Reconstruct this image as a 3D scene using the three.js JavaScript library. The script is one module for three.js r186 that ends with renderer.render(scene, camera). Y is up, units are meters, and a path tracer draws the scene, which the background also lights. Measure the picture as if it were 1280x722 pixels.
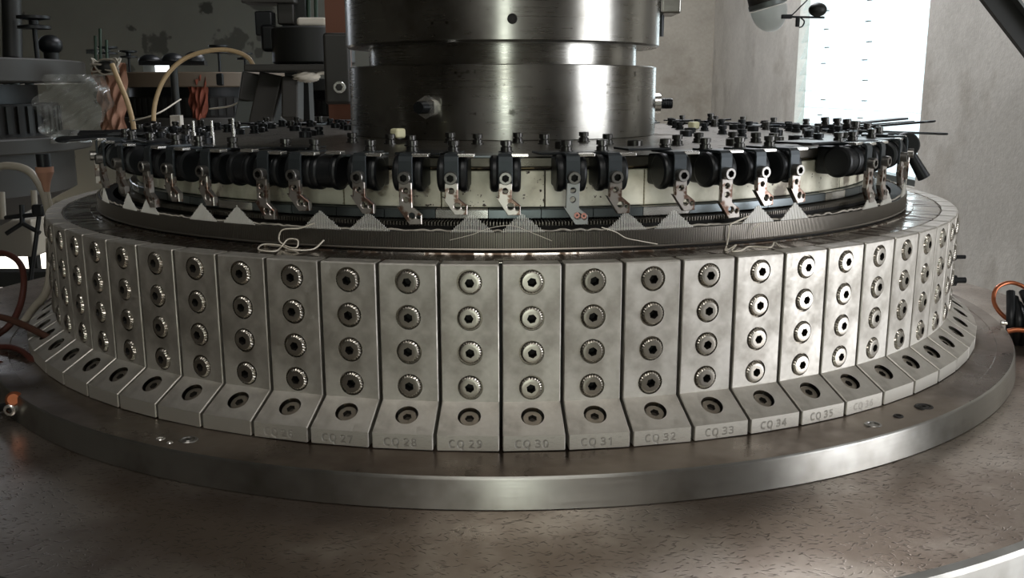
import * as THREE from 'three';
import { mergeGeometries, toCreasedNormals } from 'three/addons/utils/BufferGeometryUtils.js';
import { RoundedBoxGeometry } from 'three/addons/geometries/RoundedBoxGeometry.js';
import { RectAreaLightUniformsLib } from 'three/addons/lights/RectAreaLightUniformsLib.js';
import { Brush, Evaluator, SUBTRACTION } from 'three-bvh-csg';

// ------------------------------------------------------------------ camera, sky, lights, exposure
const H = 3.3;                                     // ceiling height
const Y0 = 1.05;                                   // height of the cam-block rim above the floor; machine axis at x = z = 0
const D2R = Math.PI / 180;
const scene = new THREE.Scene();
const camera = new THREE.PerspectiveCamera(33.95, 1280 / 722, 0.02, 60);
camera.position.set(0, Y0 + 0.10587, 1.0306);
camera.rotation.order = 'YXZ';
camera.rotation.set(-0.20603, -0.00893, -0.00195);
scene.add(camera);
scene.background = new THREE.Color(1.9, 2.0, 2.1);
const renderer = new THREE.WebGLRenderer({ antialias: true });
renderer.toneMapping = THREE.LinearToneMapping;
renderer.toneMappingExposure = 1.04;
renderer.shadowMap.enabled = true;
RectAreaLightUniformsLib.init();
function daylight(name, color, intensity, w, h, pos, target) {
  const l = new THREE.RectAreaLight(color, intensity, w, h);
  l.name = name; l.position.set(...pos); l.lookAt(...target); scene.add(l); return l;
}
daylight('window_daylight', 0xf4fbff, 1.5, 2.6, 2.3, [1.60, Y0 + 0.75, -3.5], [0, Y0 + 0.75, -3.5]);
daylight('yard_door_daylight', 0xfafbff, 6.0, 1.8, 2.35, [3.75, 1.2, 1.65], [0, 1.2, 1.65]);
daylight('door_gap_daylight', 0xf6ffee, 8, 0.30, 2.2, [0.11, 1.12, 4.75], [0.11, 1.12, 0]);
daylight('left_window_daylight', 0xe4eeff, 3, 0.75, 1.5, [-4.42, 1.95, -6.35], [-4.42, 1.95, 0]);
daylight('added_front_fill', 0xfff8ee, 5.0, 1.9, 1.3, [0.1, H + 0.22, 2.45], [0.1, 0, 2.45]);  // added overhead fill for the machine front; no such source is known
daylight('added_wall_fill', 0xfafaff, 14, 0.9, 2.6, [0.65, H + 0.22, -3.1], [0.65, 0, -3.1]);  // added overhead fill that lifts the right wall, an invented source

const sunBeam = new THREE.SpotLight(0xfff6ea, 520, 0, 0.17, 0.25, 2);      // low sun through the gap under the rear shutter
sunBeam.name = 'low_sun_through_gap'; sunBeam.position.set(-3.75, 0.62, -8.4); sunBeam.target.position.set(-3.32, 0, -5.62); sunBeam.castShadow = true; scene.add(sunBeam, sunBeam.target);

// ------------------------------------------------------------------ helpers
let seed = 7;
const rnd = () => { seed = (seed * 1664525 + 1013904223) >>> 0; return seed / 4294967296; };
const rr = (a, b) => a + (b - a) * rnd();
const used = new Map();
function numbered(name) { const n = used.get(name) ?? 0; used.set(name, n + 1); return n ? name + '_' + String(n).padStart(3, '0') : name; }
function tag(o, label, category, group, kind) {
  if (label) o.userData.label = label; if (category) o.userData.category = category;
  if (group) o.userData.group = group; if (kind) o.userData.kind = kind; return o;
}
function mesh(name, geo, mat, parent) {
  const m = new THREE.Mesh(geo, mat); m.name = parent && parent !== scene ? name : numbered(name);
  m.castShadow = m.receiveShadow = true; (parent ?? scene).add(m); return m;
}
function thing(name, pos, turn, label, category, group) {
  const g = new THREE.Group(); g.name = numbered(name); g.position.set(...pos); g.rotation.y = turn; scene.add(g);
  return tag(g, label, category, group);
}
function struct(name, geo, mat, parent) { const m = mesh(name, geo, mat, parent); if (!parent || parent === scene) m.userData.kind = 'structure'; return m; }
const V3 = (x, y, z) => new THREE.Vector3(x, y, z);
const polar = (r, deg, y) => [r * Math.sin(deg * D2R), Y0 + y, r * Math.cos(deg * D2R)];
// survey of the photograph: the place in the room of picture point (u, v), d metres from the photographer
const EYE = new THREE.Vector3(0, Y0 + 0.10587, 1.0306), GAZE = new THREE.Euler(-0.20603, -0.00893, -0.00195, 'YXZ');
function at(u, v, d) {
  const f = 1182.62, p = V3((u - 640) / f * d, -(v - 361) / f * d, -d);
  return p.applyEuler(GAZE).add(EYE);
}
const atA = (u, v, d) => at(u, v, d).toArray();
function boxUV(g) {                                                    // uv in metres from the dominant axis
  if (g.index) g = g.toNonIndexed();
  const p = g.attributes.position, n = g.attributes.normal, uv = new Float32Array(p.count * 2);
  for (let i = 0; i < p.count; i += 3) {
    let nx = 0, ny = 0, nz = 0;
    for (let j = 0; j < 3; j++) { nx += n.getX(i + j); ny += n.getY(i + j); nz += n.getZ(i + j); }
    nx = Math.abs(nx); ny = Math.abs(ny); nz = Math.abs(nz);
    for (let j = 0; j < 3; j++) {
      const k = i + j, x = p.getX(k), y = p.getY(k), z = p.getZ(k);
      const a = nx > ny && nx > nz ? [z, y] : ny > nz ? [x, z] : [x, y];
      uv[2 * k] = a[0]; uv[2 * k + 1] = a[1];
    }
  }
  g.setAttribute('uv', new THREE.BufferAttribute(uv, 2)); return g;
}
function put(g, x = 0, y = 0, z = 0, rx = 0, ry = 0, rz = 0) {
  g.applyMatrix4(new THREE.Matrix4().compose(V3(x, y, z), new THREE.Quaternion().setFromEuler(new THREE.Euler(rx, ry, rz)), V3(1, 1, 1))); return g;
}
const box = (w, h, d, x = 0, y = 0, z = 0, rx = 0, ry = 0, rz = 0) => put(boxUV(new THREE.BoxGeometry(w, h, d)), x, y, z, rx, ry, rz);
const rbox = (w, h, d, r, x = 0, y = 0, z = 0, rx = 0, ry = 0, rz = 0) => put(boxUV(new RoundedBoxGeometry(w, h, d, 2, r)), x, y, z, rx, ry, rz);
const merge = (list) => mergeGeometries(list.map((g) => { g = g.index ? g.toNonIndexed() : g; for (const k of Object.keys(g.attributes)) if (!['position', 'normal', 'uv'].includes(k)) g.deleteAttribute(k); return g; }));
// surface of revolution about y with a hard edge at every profile point; uv in metres (u round, v along the profile)
function lathe(profile, segs = 96, a0 = -Math.PI, a1 = Math.PI) {
  const pos = [], nor = [], uv = [], idx = []; let v = 0;
  for (let s = 0; s + 1 < profile.length; s++) {
    const [r0, y0] = profile[s], [r1, y1] = profile[s + 1], L = Math.hypot(r1 - r0, y1 - y0); if (L < 1e-9) continue;
    const nr = (y1 - y0) / L, ny = -(r1 - r0) / L, base = pos.length / 3, rm = Math.max(r0, r1);
    for (let i = 0; i <= segs; i++) {
      const a = a0 + (a1 - a0) * i / segs, sn = Math.sin(a), cs = Math.cos(a);
      pos.push(r0 * sn, y0, r0 * cs, r1 * sn, y1, r1 * cs); nor.push(nr * sn, ny, nr * cs, nr * sn, ny, nr * cs);
      uv.push(a * rm, v, a * rm, v + L);
    }
    for (let i = 0; i < segs; i++) { const b = base + 2 * i; idx.push(b, b + 2, b + 1, b + 2, b + 3, b + 1); }
    v += L;
  }
  const g = new THREE.BufferGeometry();
  g.setAttribute('position', new THREE.Float32BufferAttribute(pos, 3)); g.setAttribute('normal', new THREE.Float32BufferAttribute(nor, 3));
  g.setAttribute('uv', new THREE.Float32BufferAttribute(uv, 2)); g.setIndex(idx); return g.toNonIndexed();
}
// profiles run bottom-outside upwards: a closed solid from (r, y) pairs, outside face first
const disc = (r, y0, y1, segs, c = 0.001) => lathe([[0.0001, y0], [r - c, y0], [r, y0 + c], [r, y1 - c], [r - c, y1], [0.0001, y1]], segs);
const ringSolid = (ri, ro, y0, y1, segs, c = 0.001) => lathe([[ri, y0], [ro - c, y0], [ro, y0 + c], [ro, y1 - c], [ro - c, y1], [ri, y1], [ri, y0]], segs);
function rod(a, b, r, r2 = r, segs = 12) {                             // cylinder between two points
  a = a.isVector3 ? a : V3(...a); b = b.isVector3 ? b : V3(...b);
  const d = b.clone().sub(a), L = d.length(), g = new THREE.CylinderGeometry(r2, r, L, segs);
  g.applyQuaternion(new THREE.Quaternion().setFromUnitVectors(V3(0, 1, 0), d.normalize())); const c = a.clone().add(b).multiplyScalar(0.5);
  return g.translate(c.x, c.y, c.z).toNonIndexed();
}
function tube(points, r, n = 60, segs = 8, closed = false) {
  return new THREE.TubeGeometry(new THREE.CatmullRomCurve3(points.map((p) => (p.isVector3 ? p : V3(...p))), closed, 'centripetal'), n, r, segs, closed);
}
function extrude(points, depth, bevel = 0, holes = []) {               // outline in x,y; thickness along z
  const s = new THREE.Shape(points.map((p) => new THREE.Vector2(...p)));
  for (const [x, y, r] of holes) { const h = new THREE.Path(); h.absarc(x, y, r, 0, Math.PI * 2, true); s.holes.push(h); }
  return boxUV(new THREE.ExtrudeGeometry(s, { depth, bevelEnabled: bevel > 0, bevelSize: bevel, bevelThickness: bevel, bevelOffset: -bevel, bevelSegments: 1, curveSegments: 8 }));
}
// round head with a hexagon socket, axis +z, base at z = 0; profile is [r, z] from the rim inwards to the socket's edge
function socketHead(profile, hexR, depth, segs = 24, knurl = 0) {
  const pos = [], idx = [];
  const hexAt = (a) => hexR * Math.cos(Math.PI / 6) / Math.cos(((a % (Math.PI / 3)) + Math.PI / 3) % (Math.PI / 3) - Math.PI / 6);
  const zTop = profile[profile.length - 1][1], rings = [];
  for (const [k, [r, z]] of profile.entries()) { const row = []; for (let i = 0; i < segs; i++) { const q = r - (k <= 2 && i % 2 ? knurl : 0), a = 2 * Math.PI * i / segs; row.push([q * Math.cos(a), q * Math.sin(a), z]); } rings.push(row); }
  for (const z of [zTop]) { const row = []; for (let i = 0; i < segs; i++) { const a = 2 * Math.PI * i / segs, q = hexAt(a); row.push([q * Math.cos(a), q * Math.sin(a), z]); } rings.push(row); }
  for (const row of rings) for (const p of row) pos.push(...p);
  for (let k = 0; k + 1 < rings.length; k++) for (let i = 0; i < segs; i++) { const a = k * segs + i, b = k * segs + (i + 1) % segs; idx.push(a, b, b + segs, a, b + segs, a + segs); }
  let g = new THREE.BufferGeometry(); g.setAttribute('position', new THREE.Float32BufferAttribute(pos, 3)); g.setIndex(idx);
  g = toCreasedNormals(g, 0.55); return boxUV(g);
}
// the hexagon socket itself: six walls and a floor, open end at z = top, axis +z
function hexSocket(hexR, top, depth) {
  const pos = [], P = (k) => [hexR * Math.cos(k * Math.PI / 3), hexR * Math.sin(k * Math.PI / 3)];
  for (let k = 0; k < 6; k++) { const [ax, ay] = P(k), [bx, by] = P(k + 1), lo = top - depth; pos.push(ax, ay, top, ax, ay, lo, bx, by, lo, ax, ay, top, bx, by, lo, bx, by, top, ax, ay, lo, 0, 0, lo, bx, by, lo); }
  const g = new THREE.BufferGeometry(); g.setAttribute('position', new THREE.Float32BufferAttribute(pos, 3)); g.computeVertexNormals(); return boxUV(g);
}
// ------------------------------------------------------------------ textures
function lattice(n, s) { let q = s >>> 0; const a = new Float32Array(n * n); for (let i = 0; i < a.length; i++) { q = (q * 1664525 + 1013904223) >>> 0; a[i] = q / 4294967296; } return a; }
function noiseTile(size, nx, ny, s) {
  const n = Math.max(nx, ny), L = lattice(n, s * 7919 + 13), out = new Float32Array(size * size), sm = (t) => t * t * (3 - 2 * t);
  for (let y = 0; y < size; y++) for (let x = 0; x < size; x++) {
    const fx = x / size * nx, fy = y / size * ny, x0 = Math.floor(fx), y0 = Math.floor(fy), tx = sm(fx - x0), ty = sm(fy - y0);
    const a = L[(y0 % ny) * n + x0 % nx], b = L[(y0 % ny) * n + (x0 + 1) % nx], c = L[((y0 + 1) % ny) * n + x0 % nx], d = L[((y0 + 1) % ny) * n + (x0 + 1) % nx];
    out[y * size + x] = (a + (b - a) * tx) * (1 - ty) + (c + (d - c) * tx) * ty;
  }
  return out;
}
function fbm(size, nx, ny, oct, s, gain = 0.55) {
  const out = new Float32Array(size * size); let w = 1, tot = 0;
  for (let o = 0; o < oct; o++) { const a = noiseTile(size, Math.min(nx << o, size), Math.min(ny << o, size), s + o * 17); for (let i = 0; i < out.length; i++) out[i] += a[i] * w; tot += w; w *= gain; }
  for (let i = 0; i < out.length; i++) out[i] /= tot; return out;
}
function tex(size, f, srgb, metres) {                                    // f(i, x, y) -> value 0..1 or [r, g, b]
  const d = new Uint8Array(size * size * 4);
  for (let i = 0; i < size * size; i++) { const v = f(i, i % size, (i / size) | 0), c = Array.isArray(v) ? v : [v, v, v]; for (let k = 0; k < 3; k++) d[4 * i + k] = Math.max(0, Math.min(255, Math.round(c[k] * 255))); d[4 * i + 3] = 255; }
  const t = new THREE.DataTexture(d, size, size); t.wrapS = t.wrapT = THREE.RepeatWrapping; t.magFilter = THREE.LinearFilter; t.minFilter = THREE.LinearMipmapLinearFilter; t.generateMipmaps = true;
  if (srgb) t.colorSpace = THREE.SRGBColorSpace; t.repeat.set(1 / metres, 1 / metres); t.needsUpdate = true; return t;
}
const N1 = fbm(512, 4, 4, 6, 3), N2 = fbm(512, 6, 6, 5, 41), N3 = fbm(512, 48, 48, 3, 77), STREAK = fbm(512, 3, 160, 2, 91), FINE = fbm(512, 128, 128, 2, 55), STREAK2 = fbm(512, 40, 8, 3, 29);
const mix = (a, b, t) => a.map((x, i) => x + (b[i] - x) * t), cl = (x) => Math.max(0, Math.min(1, x)), st = (a, b, x) => { const t = cl((x - a) / (b - a)); return t * t * (3 - 2 * t); };
const steelMap = tex(512, (i) => mix([0.80, 0.785, 0.755], [0.62, 0.60, 0.565], st(0.42, 0.68, N1[i]) * 0.8 + 0.25 * (N3[i] - 0.4)), true, 0.16);
const steelRough = tex(512, (i) => 0.40 + 0.18 * (N2[i] - 0.5) + 0.14 * (N3[i] - 0.5), false, 0.11);
const turnedMap = tex(512, (i) => mix([0.66, 0.655, 0.635], [0.50, 0.49, 0.465], st(0.4, 0.7, N1[i])).map((c) => c - 0.28 * st(0.70, 0.78, N2[i] * 0.55 + N3[i] * 0.45)), true, 0.35);
const turnedRough = tex(512, (i) => 0.30 + 0.07 * (STREAK[i] - 0.5) + 0.08 * (N2[i] - 0.5), false, 0.2);
const oily = tex(512, (i) => mix([0.44, 0.40, 0.36], [0.24, 0.205, 0.175], st(0.35, 0.65, N1[i])), true, 0.5);
const oilyRough = tex(512, (i) => 0.30 + 0.25 * st(0.35, 0.65, N2[i]) + 0.1 * (N3[i] - 0.5), false, 0.3);
const ringTopMap = tex(512, (i) => mix([0.56, 0.52, 0.48], [0.36, 0.31, 0.27], st(0.35, 0.65, N1[i])), true, 0.5);
const holderMap = tex(512, (i) => mix([0.70, 0.68, 0.65], [0.34, 0.29, 0.25], st(0.47, 0.62, STREAK2[i] * 0.7 + N2[i] * 0.3)), true, 0.22);
const holderRough = tex(512, (i) => 0.16 + 0.30 * st(0.45, 0.62, STREAK2[i] * 0.7 + N2[i] * 0.3), false, 0.22);
// the bed plate: oiled steel covered in short curled scrape marks
const scrape = (() => {
  const S = 1024, a = new Float32Array(S * S).fill(0); let q = 99; const r = () => { q = (q * 1664525 + 1013904223) >>> 0; return q / 4294967296; };
  for (let k = 0; k < 6500; k++) {
    let x = r() * S, y = r() * S, t = (r() - 0.5) * 1.6, w = 0.35 + 0.65 * r(), bend = (r() - 0.5) * 0.16; const len = 5 + r() * 13;
    for (let s = 0; s < len; s++) { x += Math.cos(t); y += Math.sin(t); t += bend; for (const [dx, dy] of [[0, 0], [0, 1]]) { const i = (((Math.round(y) + dy + S) % S) * S + (Math.round(x) + dx + S) % S); a[i] = Math.max(a[i], w * Math.sin(Math.PI * (s + 0.5) / len)); } }
  }
  return a;
})();
const up = (A, x, y) => A[(y >> 1) * 512 + (x >> 1)];
const bedMap = tex(1024, (i, x, y) => mix(mix([0.73, 0.69, 0.65], [0.56, 0.505, 0.46], st(0.35, 0.68, up(N1, x, y))), [0.22, 0.20, 0.185], 0.55 * scrape[i]), true, 0.34);
const bedRough = tex(1024, (i, x, y) => 0.36 + 0.16 * (up(N2, x, y) - 0.5) + 0.22 * scrape[i], false, 0.34);
const bedBump = tex(1024, (i, x, y) => 0.6 - 0.5 * scrape[i] + 0.3 * (up(N3, x, y) - 0.5), false, 0.34);
const plaster = tex(512, (i) => mix(mix([0.825, 0.81, 0.775], [0.765, 0.75, 0.715], st(0.36, 0.66, N1[i])), [0.62, 0.59, 0.54], 0.35 * st(0.6, 0.76, N2[i])).map((c) => c + 0.06 * (FINE[i] - 0.5)), true, 1.7);
const plasterBump = tex(512, (i) => 0.5 * N3[i] + 0.5 * FINE[i], false, 0.6);
const blot = (() => {                                                     // damp dark blotches of the back wall
  const S = 512, a = new Float32Array(S * S); let q = 5; const r = () => { q = (q * 1664525 + 1013904223) >>> 0; return q / 4294967296; };
  for (let k = 0; k < 46; k++) {
    const cx = r() * S, cy = r() * S, R = 6 + r() * r() * 26, st0 = 0.5 + 0.5 * r(), asp = 0.6 + 0.7 * r();
    for (let y = -50; y <= 50; y++) for (let x = -50; x <= 50; x++) { const i = ((((cy + y) | 0) + S) % S) * S + (((cx + x) | 0) + S) % S, d = Math.hypot(x, y * asp / 0.8) / R + 1.6 * (N3[i] - 0.5); if (d < 1.1) a[i] = Math.max(a[i], st0 * (1 - st(0.75, 1.1, d))); }
  }
  return a;
})();
const spotted = tex(512, (i) => mix(mix([0.47, 0.475, 0.44], [0.39, 0.39, 0.36], N1[i]), [0.20, 0.20, 0.18], blot[i]), true, 2.4);
const floorMap = tex(512, (i) => mix([0.60, 0.575, 0.54], [0.48, 0.455, 0.42], st(0.35, 0.65, N1[i])), true, 1.5);
const creamMap = tex(512, (i) => { const spot = Math.max(st(0.69, 0.73, 0.62 * N2[i] + 0.38 * N3[i]), 0.55 * st(0.62, 0.74, N1[i])); return mix(mix([0.94, 0.925, 0.85], [0.83, 0.81, 0.73], st(0.4, 0.65, N1[i])), [0.20, 0.15, 0.11], spot); }, true, 0.10);
const wornMap = tex(512, (i) => mix([0.58, 0.50, 0.38], [0.15, 0.10, 0.07], st(0.42, 0.56, N1[i])), true, 0.07);
const guideMap = tex(512, (i) => mix([0.70, 0.68, 0.655], [0.42, 0.33, 0.285], st(0.45, 0.66, N2[i])), true, 0.03);
// ------------------------------------------------------------------ materials
const std = (o) => new THREE.MeshStandardMaterial(o), phy = (o) => new THREE.MeshPhysicalMaterial(o), C = (h) => new THREE.Color(h);
const M = {
  block: std({ map: steelMap, roughnessMap: steelRough, roughness: 1.38, metalness: 0.96 }),
  footPlain: std({ color: C('#bdb9b0'), roughnessMap: steelRough, roughness: 1.45, metalness: 0.85 }),
  blockHole: std({ color: C('#8d867b'), roughness: 0.35, metalness: 1 }),
  screw: std({ color: C('#b5b0a6'), roughness: 0.30, metalness: 1 }),
  screwDark: std({ color: C('#a0988c'), roughness: 0.36, metalness: 0.9 }),
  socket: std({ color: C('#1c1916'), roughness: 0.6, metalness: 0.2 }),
  turned: phy({ map: turnedMap, roughnessMap: turnedRough, roughness: 0.95, metalness: 1, anisotropy: 0.75, anisotropyRotation: Math.PI / 2 }),
  ring: phy({ map: turnedMap, roughnessMap: turnedRough, roughness: 1.3, metalness: 0.95, anisotropy: 0.9, anisotropyRotation: Math.PI / 2 }),
  ringTop: std({ map: ringTopMap, roughnessMap: oilyRough, roughness: 0.85, metalness: 0.95 }),
  bed: std({ map: bedMap, roughnessMap: bedRough, roughness: 0.85, metalness: 0.92, bumpMap: bedBump, bumpScale: 0.0004 }),
  holder: std({ map: holderMap, roughnessMap: holderRough, roughness: 1, metalness: 1 }),
  needle: std({ color: C('#8f8980'), roughness: 0.35, metalness: 0.9 }),
  needleBright: std({ color: C('#e6e4de'), roughness: 0.4, metalness: 0.25 }),
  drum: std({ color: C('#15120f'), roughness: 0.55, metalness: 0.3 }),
  cream: std({ map: creamMap, roughness: 0.5, metalness: 0.15 }),
  worn: std({ map: wornMap, roughness: 0.45, metalness: 0.5 }),
  rail: std({ color: C('#6d7476'), roughness: 0.32, metalness: 0.85 }),
  dial: std({ map: steelMap, color: C('#7a7772'), roughnessMap: steelRough, roughness: 0.8, metalness: 0.85 }),
  plateDark: std({ color: C('#26282a'), roughness: 0.35, metalness: 0.6 }),
  black: std({ color: C('#17191b'), roughness: 0.42, metalness: 0.3 }),
  strap: std({ color: C('#3c4144'), roughness: 0.45, metalness: 0.6 }),
  clamp: std({ color: C('#85837f'), roughness: 0.35, metalness: 0.9 }),
  bolt: std({ color: C('#565553'), roughness: 0.32, metalness: 0.95 }),
  bright: std({ color: C('#d9d7d2'), roughness: 0.25, metalness: 0.9 }),
  guide: std({ map: guideMap, roughness: 0.32, metalness: 0.85 }),
  guideClean: std({ color: C('#9a9b9b'), roughness: 0.35, metalness: 0.8 }),
  copperBolt: std({ color: C('#c98f84'), roughness: 0.3, metalness: 0.7 }),
  yarn: std({ color: C('#cfc8ba'), roughness: 0.95 }),
  lint: std({ color: C('#a39d93'), roughness: 1 }),
  ivory: std({ color: C('#d8d4ae'), roughness: 0.5 }),
  plaster: std({ map: plaster, roughness: 0.9, bumpMap: plasterBump, bumpScale: 0.0008 }),
  spotted: std({ map: spotted, roughness: 0.9 }),
  darkWall: std({ map: plaster, color: C('#6e6a63'), roughness: 0.9 }),
  pier: std({ map: plaster, color: C('#cfccc6'), roughness: 0.9 }),
  floor: std({ map: floorMap, roughness: 0.75 }),
  ceiling: std({ color: C('#4f4b45'), roughness: 0.95 }),
  paint: std({ color: C('#2f2d29'), roughness: 0.5 }),
  paintDark: std({ color: C('#1e1f1d'), roughness: 0.5, metalness: 0.2 }),
  tan: std({ color: C('#5a4e40'), roughness: 0.55 }),
  rust: std({ color: C('#5c3521'), roughness: 0.6 }),
  cableRed: std({ color: C('#3f1e17'), roughness: 0.45 }),
  cableBrown: std({ color: C('#3d251b'), roughness: 0.5 }),
  copper: std({ color: C('#a5603f'), roughness: 0.35, metalness: 0.7 }),
  hose: std({ color: C('#b39a74'), roughness: 0.45 }),
  hoseGrey: std({ color: C('#8f897c'), roughness: 0.45 }),
  cloth: std({ color: C('#96705c'), roughness: 0.95 }),
  clothRust: std({ color: C('#6b3524'), roughness: 0.95 }),
  green: std({ color: C('#16301f'), roughness: 0.5 }),
  glass: phy({ color: C('#ffffff'), transmission: 1, thickness: 0, roughness: 0.03, ior: 1.5 }),
  louvre: phy({ color: C('#f4fafb'), transmission: 1, thickness: 0, roughness: 0.03, ior: 1.5 }),
  frost: phy({ color: C('#dfe3e0'), transmission: 0.75, thickness: 0, roughness: 0.5 }),
  wrap: phy({ color: C('#e6e8e4'), transmission: 0.9, thickness: 0, roughness: 0.16 }),
  alu: std({ color: C('#6f7472'), roughness: 0.45, metalness: 0.6 }),
};

// ------------------------------------------------------------------ the room
const T = 0.25;
function wallWithHoles(w, h, holes, depth = T) {                                      // outline 0..w, 0..h, thickness T along +z
  const s = new THREE.Shape([[0, 0], [w, 0], [w, h], [0, h]].map((p) => new THREE.Vector2(...p)));
  for (const [x0, y0, x1, y1] of holes) s.holes.push(new THREE.Path([[x0, y0], [x0, y1], [x1, y1], [x1, y0]].map((p) => new THREE.Vector2(...p))));
  return boxUV(new THREE.ExtrudeGeometry(s, { depth, bevelEnabled: false }));
}
const XR = 1.5, XL = -4.9, ZB = -6.2, ZF = 4.6, XA = 3.6, ZA = -0.7;
struct('floor', put(boxUV(new THREE.BoxGeometry(9.2, 0.2, 11.6)), -0.6, -0.1, -0.8), M.floor);
{ const s = new THREE.Shape([[-5.2, -6.6], [4.0, -6.6], [4.0, 5.0], [-5.2, 5.0]].map((p) => new THREE.Vector2(...p)));
  s.holes.push(new THREE.Path([[0.2, -4.4], [0.2, -1.8], [1.1, -1.8], [1.1, -4.4]].map((p) => new THREE.Vector2(...p))));  // opening added for the fill over the right wall
  s.holes.push(new THREE.Path([[-0.85, 1.8], [-0.85, 3.1], [1.05, 3.1], [1.05, 1.8]].map((p) => new THREE.Vector2(...p))));  // opening added for the front fill
  const g = new THREE.ExtrudeGeometry(s, { depth: 0.2, bevelEnabled: false }); g.rotateX(Math.PI / 2); g.translate(0, H + 0.2, 0); struct('ceiling', boxUV(g), M.ceiling); }
// right wall (x = XR) from the back corner to the alcove, with the louvred window
const wz0 = -3.91, wz1 = -2.41, wy0 = Y0 - 0.24, wy1 = Y0 + 1.35;
struct('wall_right', put(wallWithHoles(ZA - ZB, H, [[wz0 - ZB, wy0, wz1 - ZB, wy1]], 0.05), XR + 0.05, 0, ZB, 0, -Math.PI / 2, 0), M.plaster);
struct('wall_back', put(wallWithHoles(XR + T - XL + T, H, [[-4.8 + 5.15, 1.2, -4.05 + 5.15, 2.7], [-4.6 + 5.15, 0, -3.1 + 5.15, 0.30], [-2.67 + 5.15, 1.27, -2.475 + 5.15, 1.36], [-3.08 + 5.15, 1.43, -2.98 + 5.15, 1.465]]), XL - T, 0, ZB - T), M.spotted);
struct('wall_left', put(wallWithHoles(ZF - ZB, H, []), XL, 0, ZB, 0, -Math.PI / 2, 0), M.darkWall);
struct('wall_front', put(wallWithHoles(XA + T - XL + T, H, [[-0.04 - XL + T, 0, 0.26 - XL + T, 2.25]]), XL - T, 0, ZF), M.darkWall);
struct('wall_alcove', put(boxUV(new THREE.BoxGeometry(XA + T - XR - 0.05, H, T)), (XA + T + XR + 0.05) / 2, H / 2, ZA - T / 2), M.plaster);
struct('wall_far_right', put(wallWithHoles(ZF - ZA, H, [[0.75 - ZA, 0, 2.55 - ZA, 2.4]]), XA + T, 0, ZA, 0, -Math.PI / 2, 0), M.plaster);
// a plain rendered pier on the back wall, at the right-hand corner
struct('wall_pier', put(boxUV(new THREE.BoxGeometry(1.05, H, 0.3)), XR - 0.52, H / 2, ZB + 0.15), M.pier);
// louvred window
const win = new THREE.Group(); win.name = 'window_1'; win.userData.kind = 'structure'; win.position.set(XR + 0.03, wy0, (wz0 + wz1) / 2); scene.add(win);
{
  const ww = wz1 - wz0, wh = wy1 - wy0;
  for (const y of [0.012, wh - 0.012]) mesh('window_frame', box(0.05, 0.024, ww, 0, y, 0), M.alu, win);
  const pane = put(boxUV(new THREE.BoxGeometry(0.004, 0.088, ww - 0.004)), 0, 0, 0, 0, 0, -0.35), clip = box(0.012, 0.004, 0.032);
  for (let i = 0; i < 19; i++) {
    const y = 0.065 + i * 0.0795;
    mesh('pane', pane, M.louvre, win).position.set(0, y, 0);
    for (const z of i % 5 === 4 ? [0.16] : [-0.36, 0.16]) { const c = mesh('louvre_clip', clip, M.alu, win); c.position.set(-0.02, y + 0.004 * (i % 3), z + 0.02 * Math.sin(i * 2.3)); }
  }
}

// ------------------------------------------------------------------ machine bed and base ring
{
  const bed = thing('machine_bed', [-0.02, 0.006, 0.010], 0, 'round dark oiled steel machine bed plate under the base ring, covered in short scrape marks', 'machine bed');
  mesh('bed_plate', lathe([[0.6255, Y0 - 0.1395], [0.20, Y0 - 0.1395]], 240), M.bed, bed);
  mesh('bed_rim', lathe([[0.3, Y0 - 0.175], [0.6245, Y0 - 0.175], [0.6305, Y0 - 0.169], [0.6305, Y0 - 0.1440], [0.6293, Y0 - 0.1412], [0.6255, Y0 - 0.1395]], 240), M.ring, bed);
  mesh('pedestal', lathe([[0.40, 0.02], [0.42, 0.05], [0.42, 0.75], [0.52, 0.86], [0.54, Y0 - 0.175], [0.3, Y0 - 0.175]], 96), M.paintDark, bed);
  mesh('foot_flange', lathe([[0.2, 0], [0.50, 0], [0.50, 0.03], [0.42, 0.05]], 96), M.paintDark, bed);
  const uvs = bed.children[0].geometry.attributes, p = uvs.position; for (let i = 0; i < p.count; i++) uvs.uv.setXY(i, p.getX(i), p.getZ(i));
}
const ringC = [0.0006, 0.0193], ringTop = -0.1137;
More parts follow.
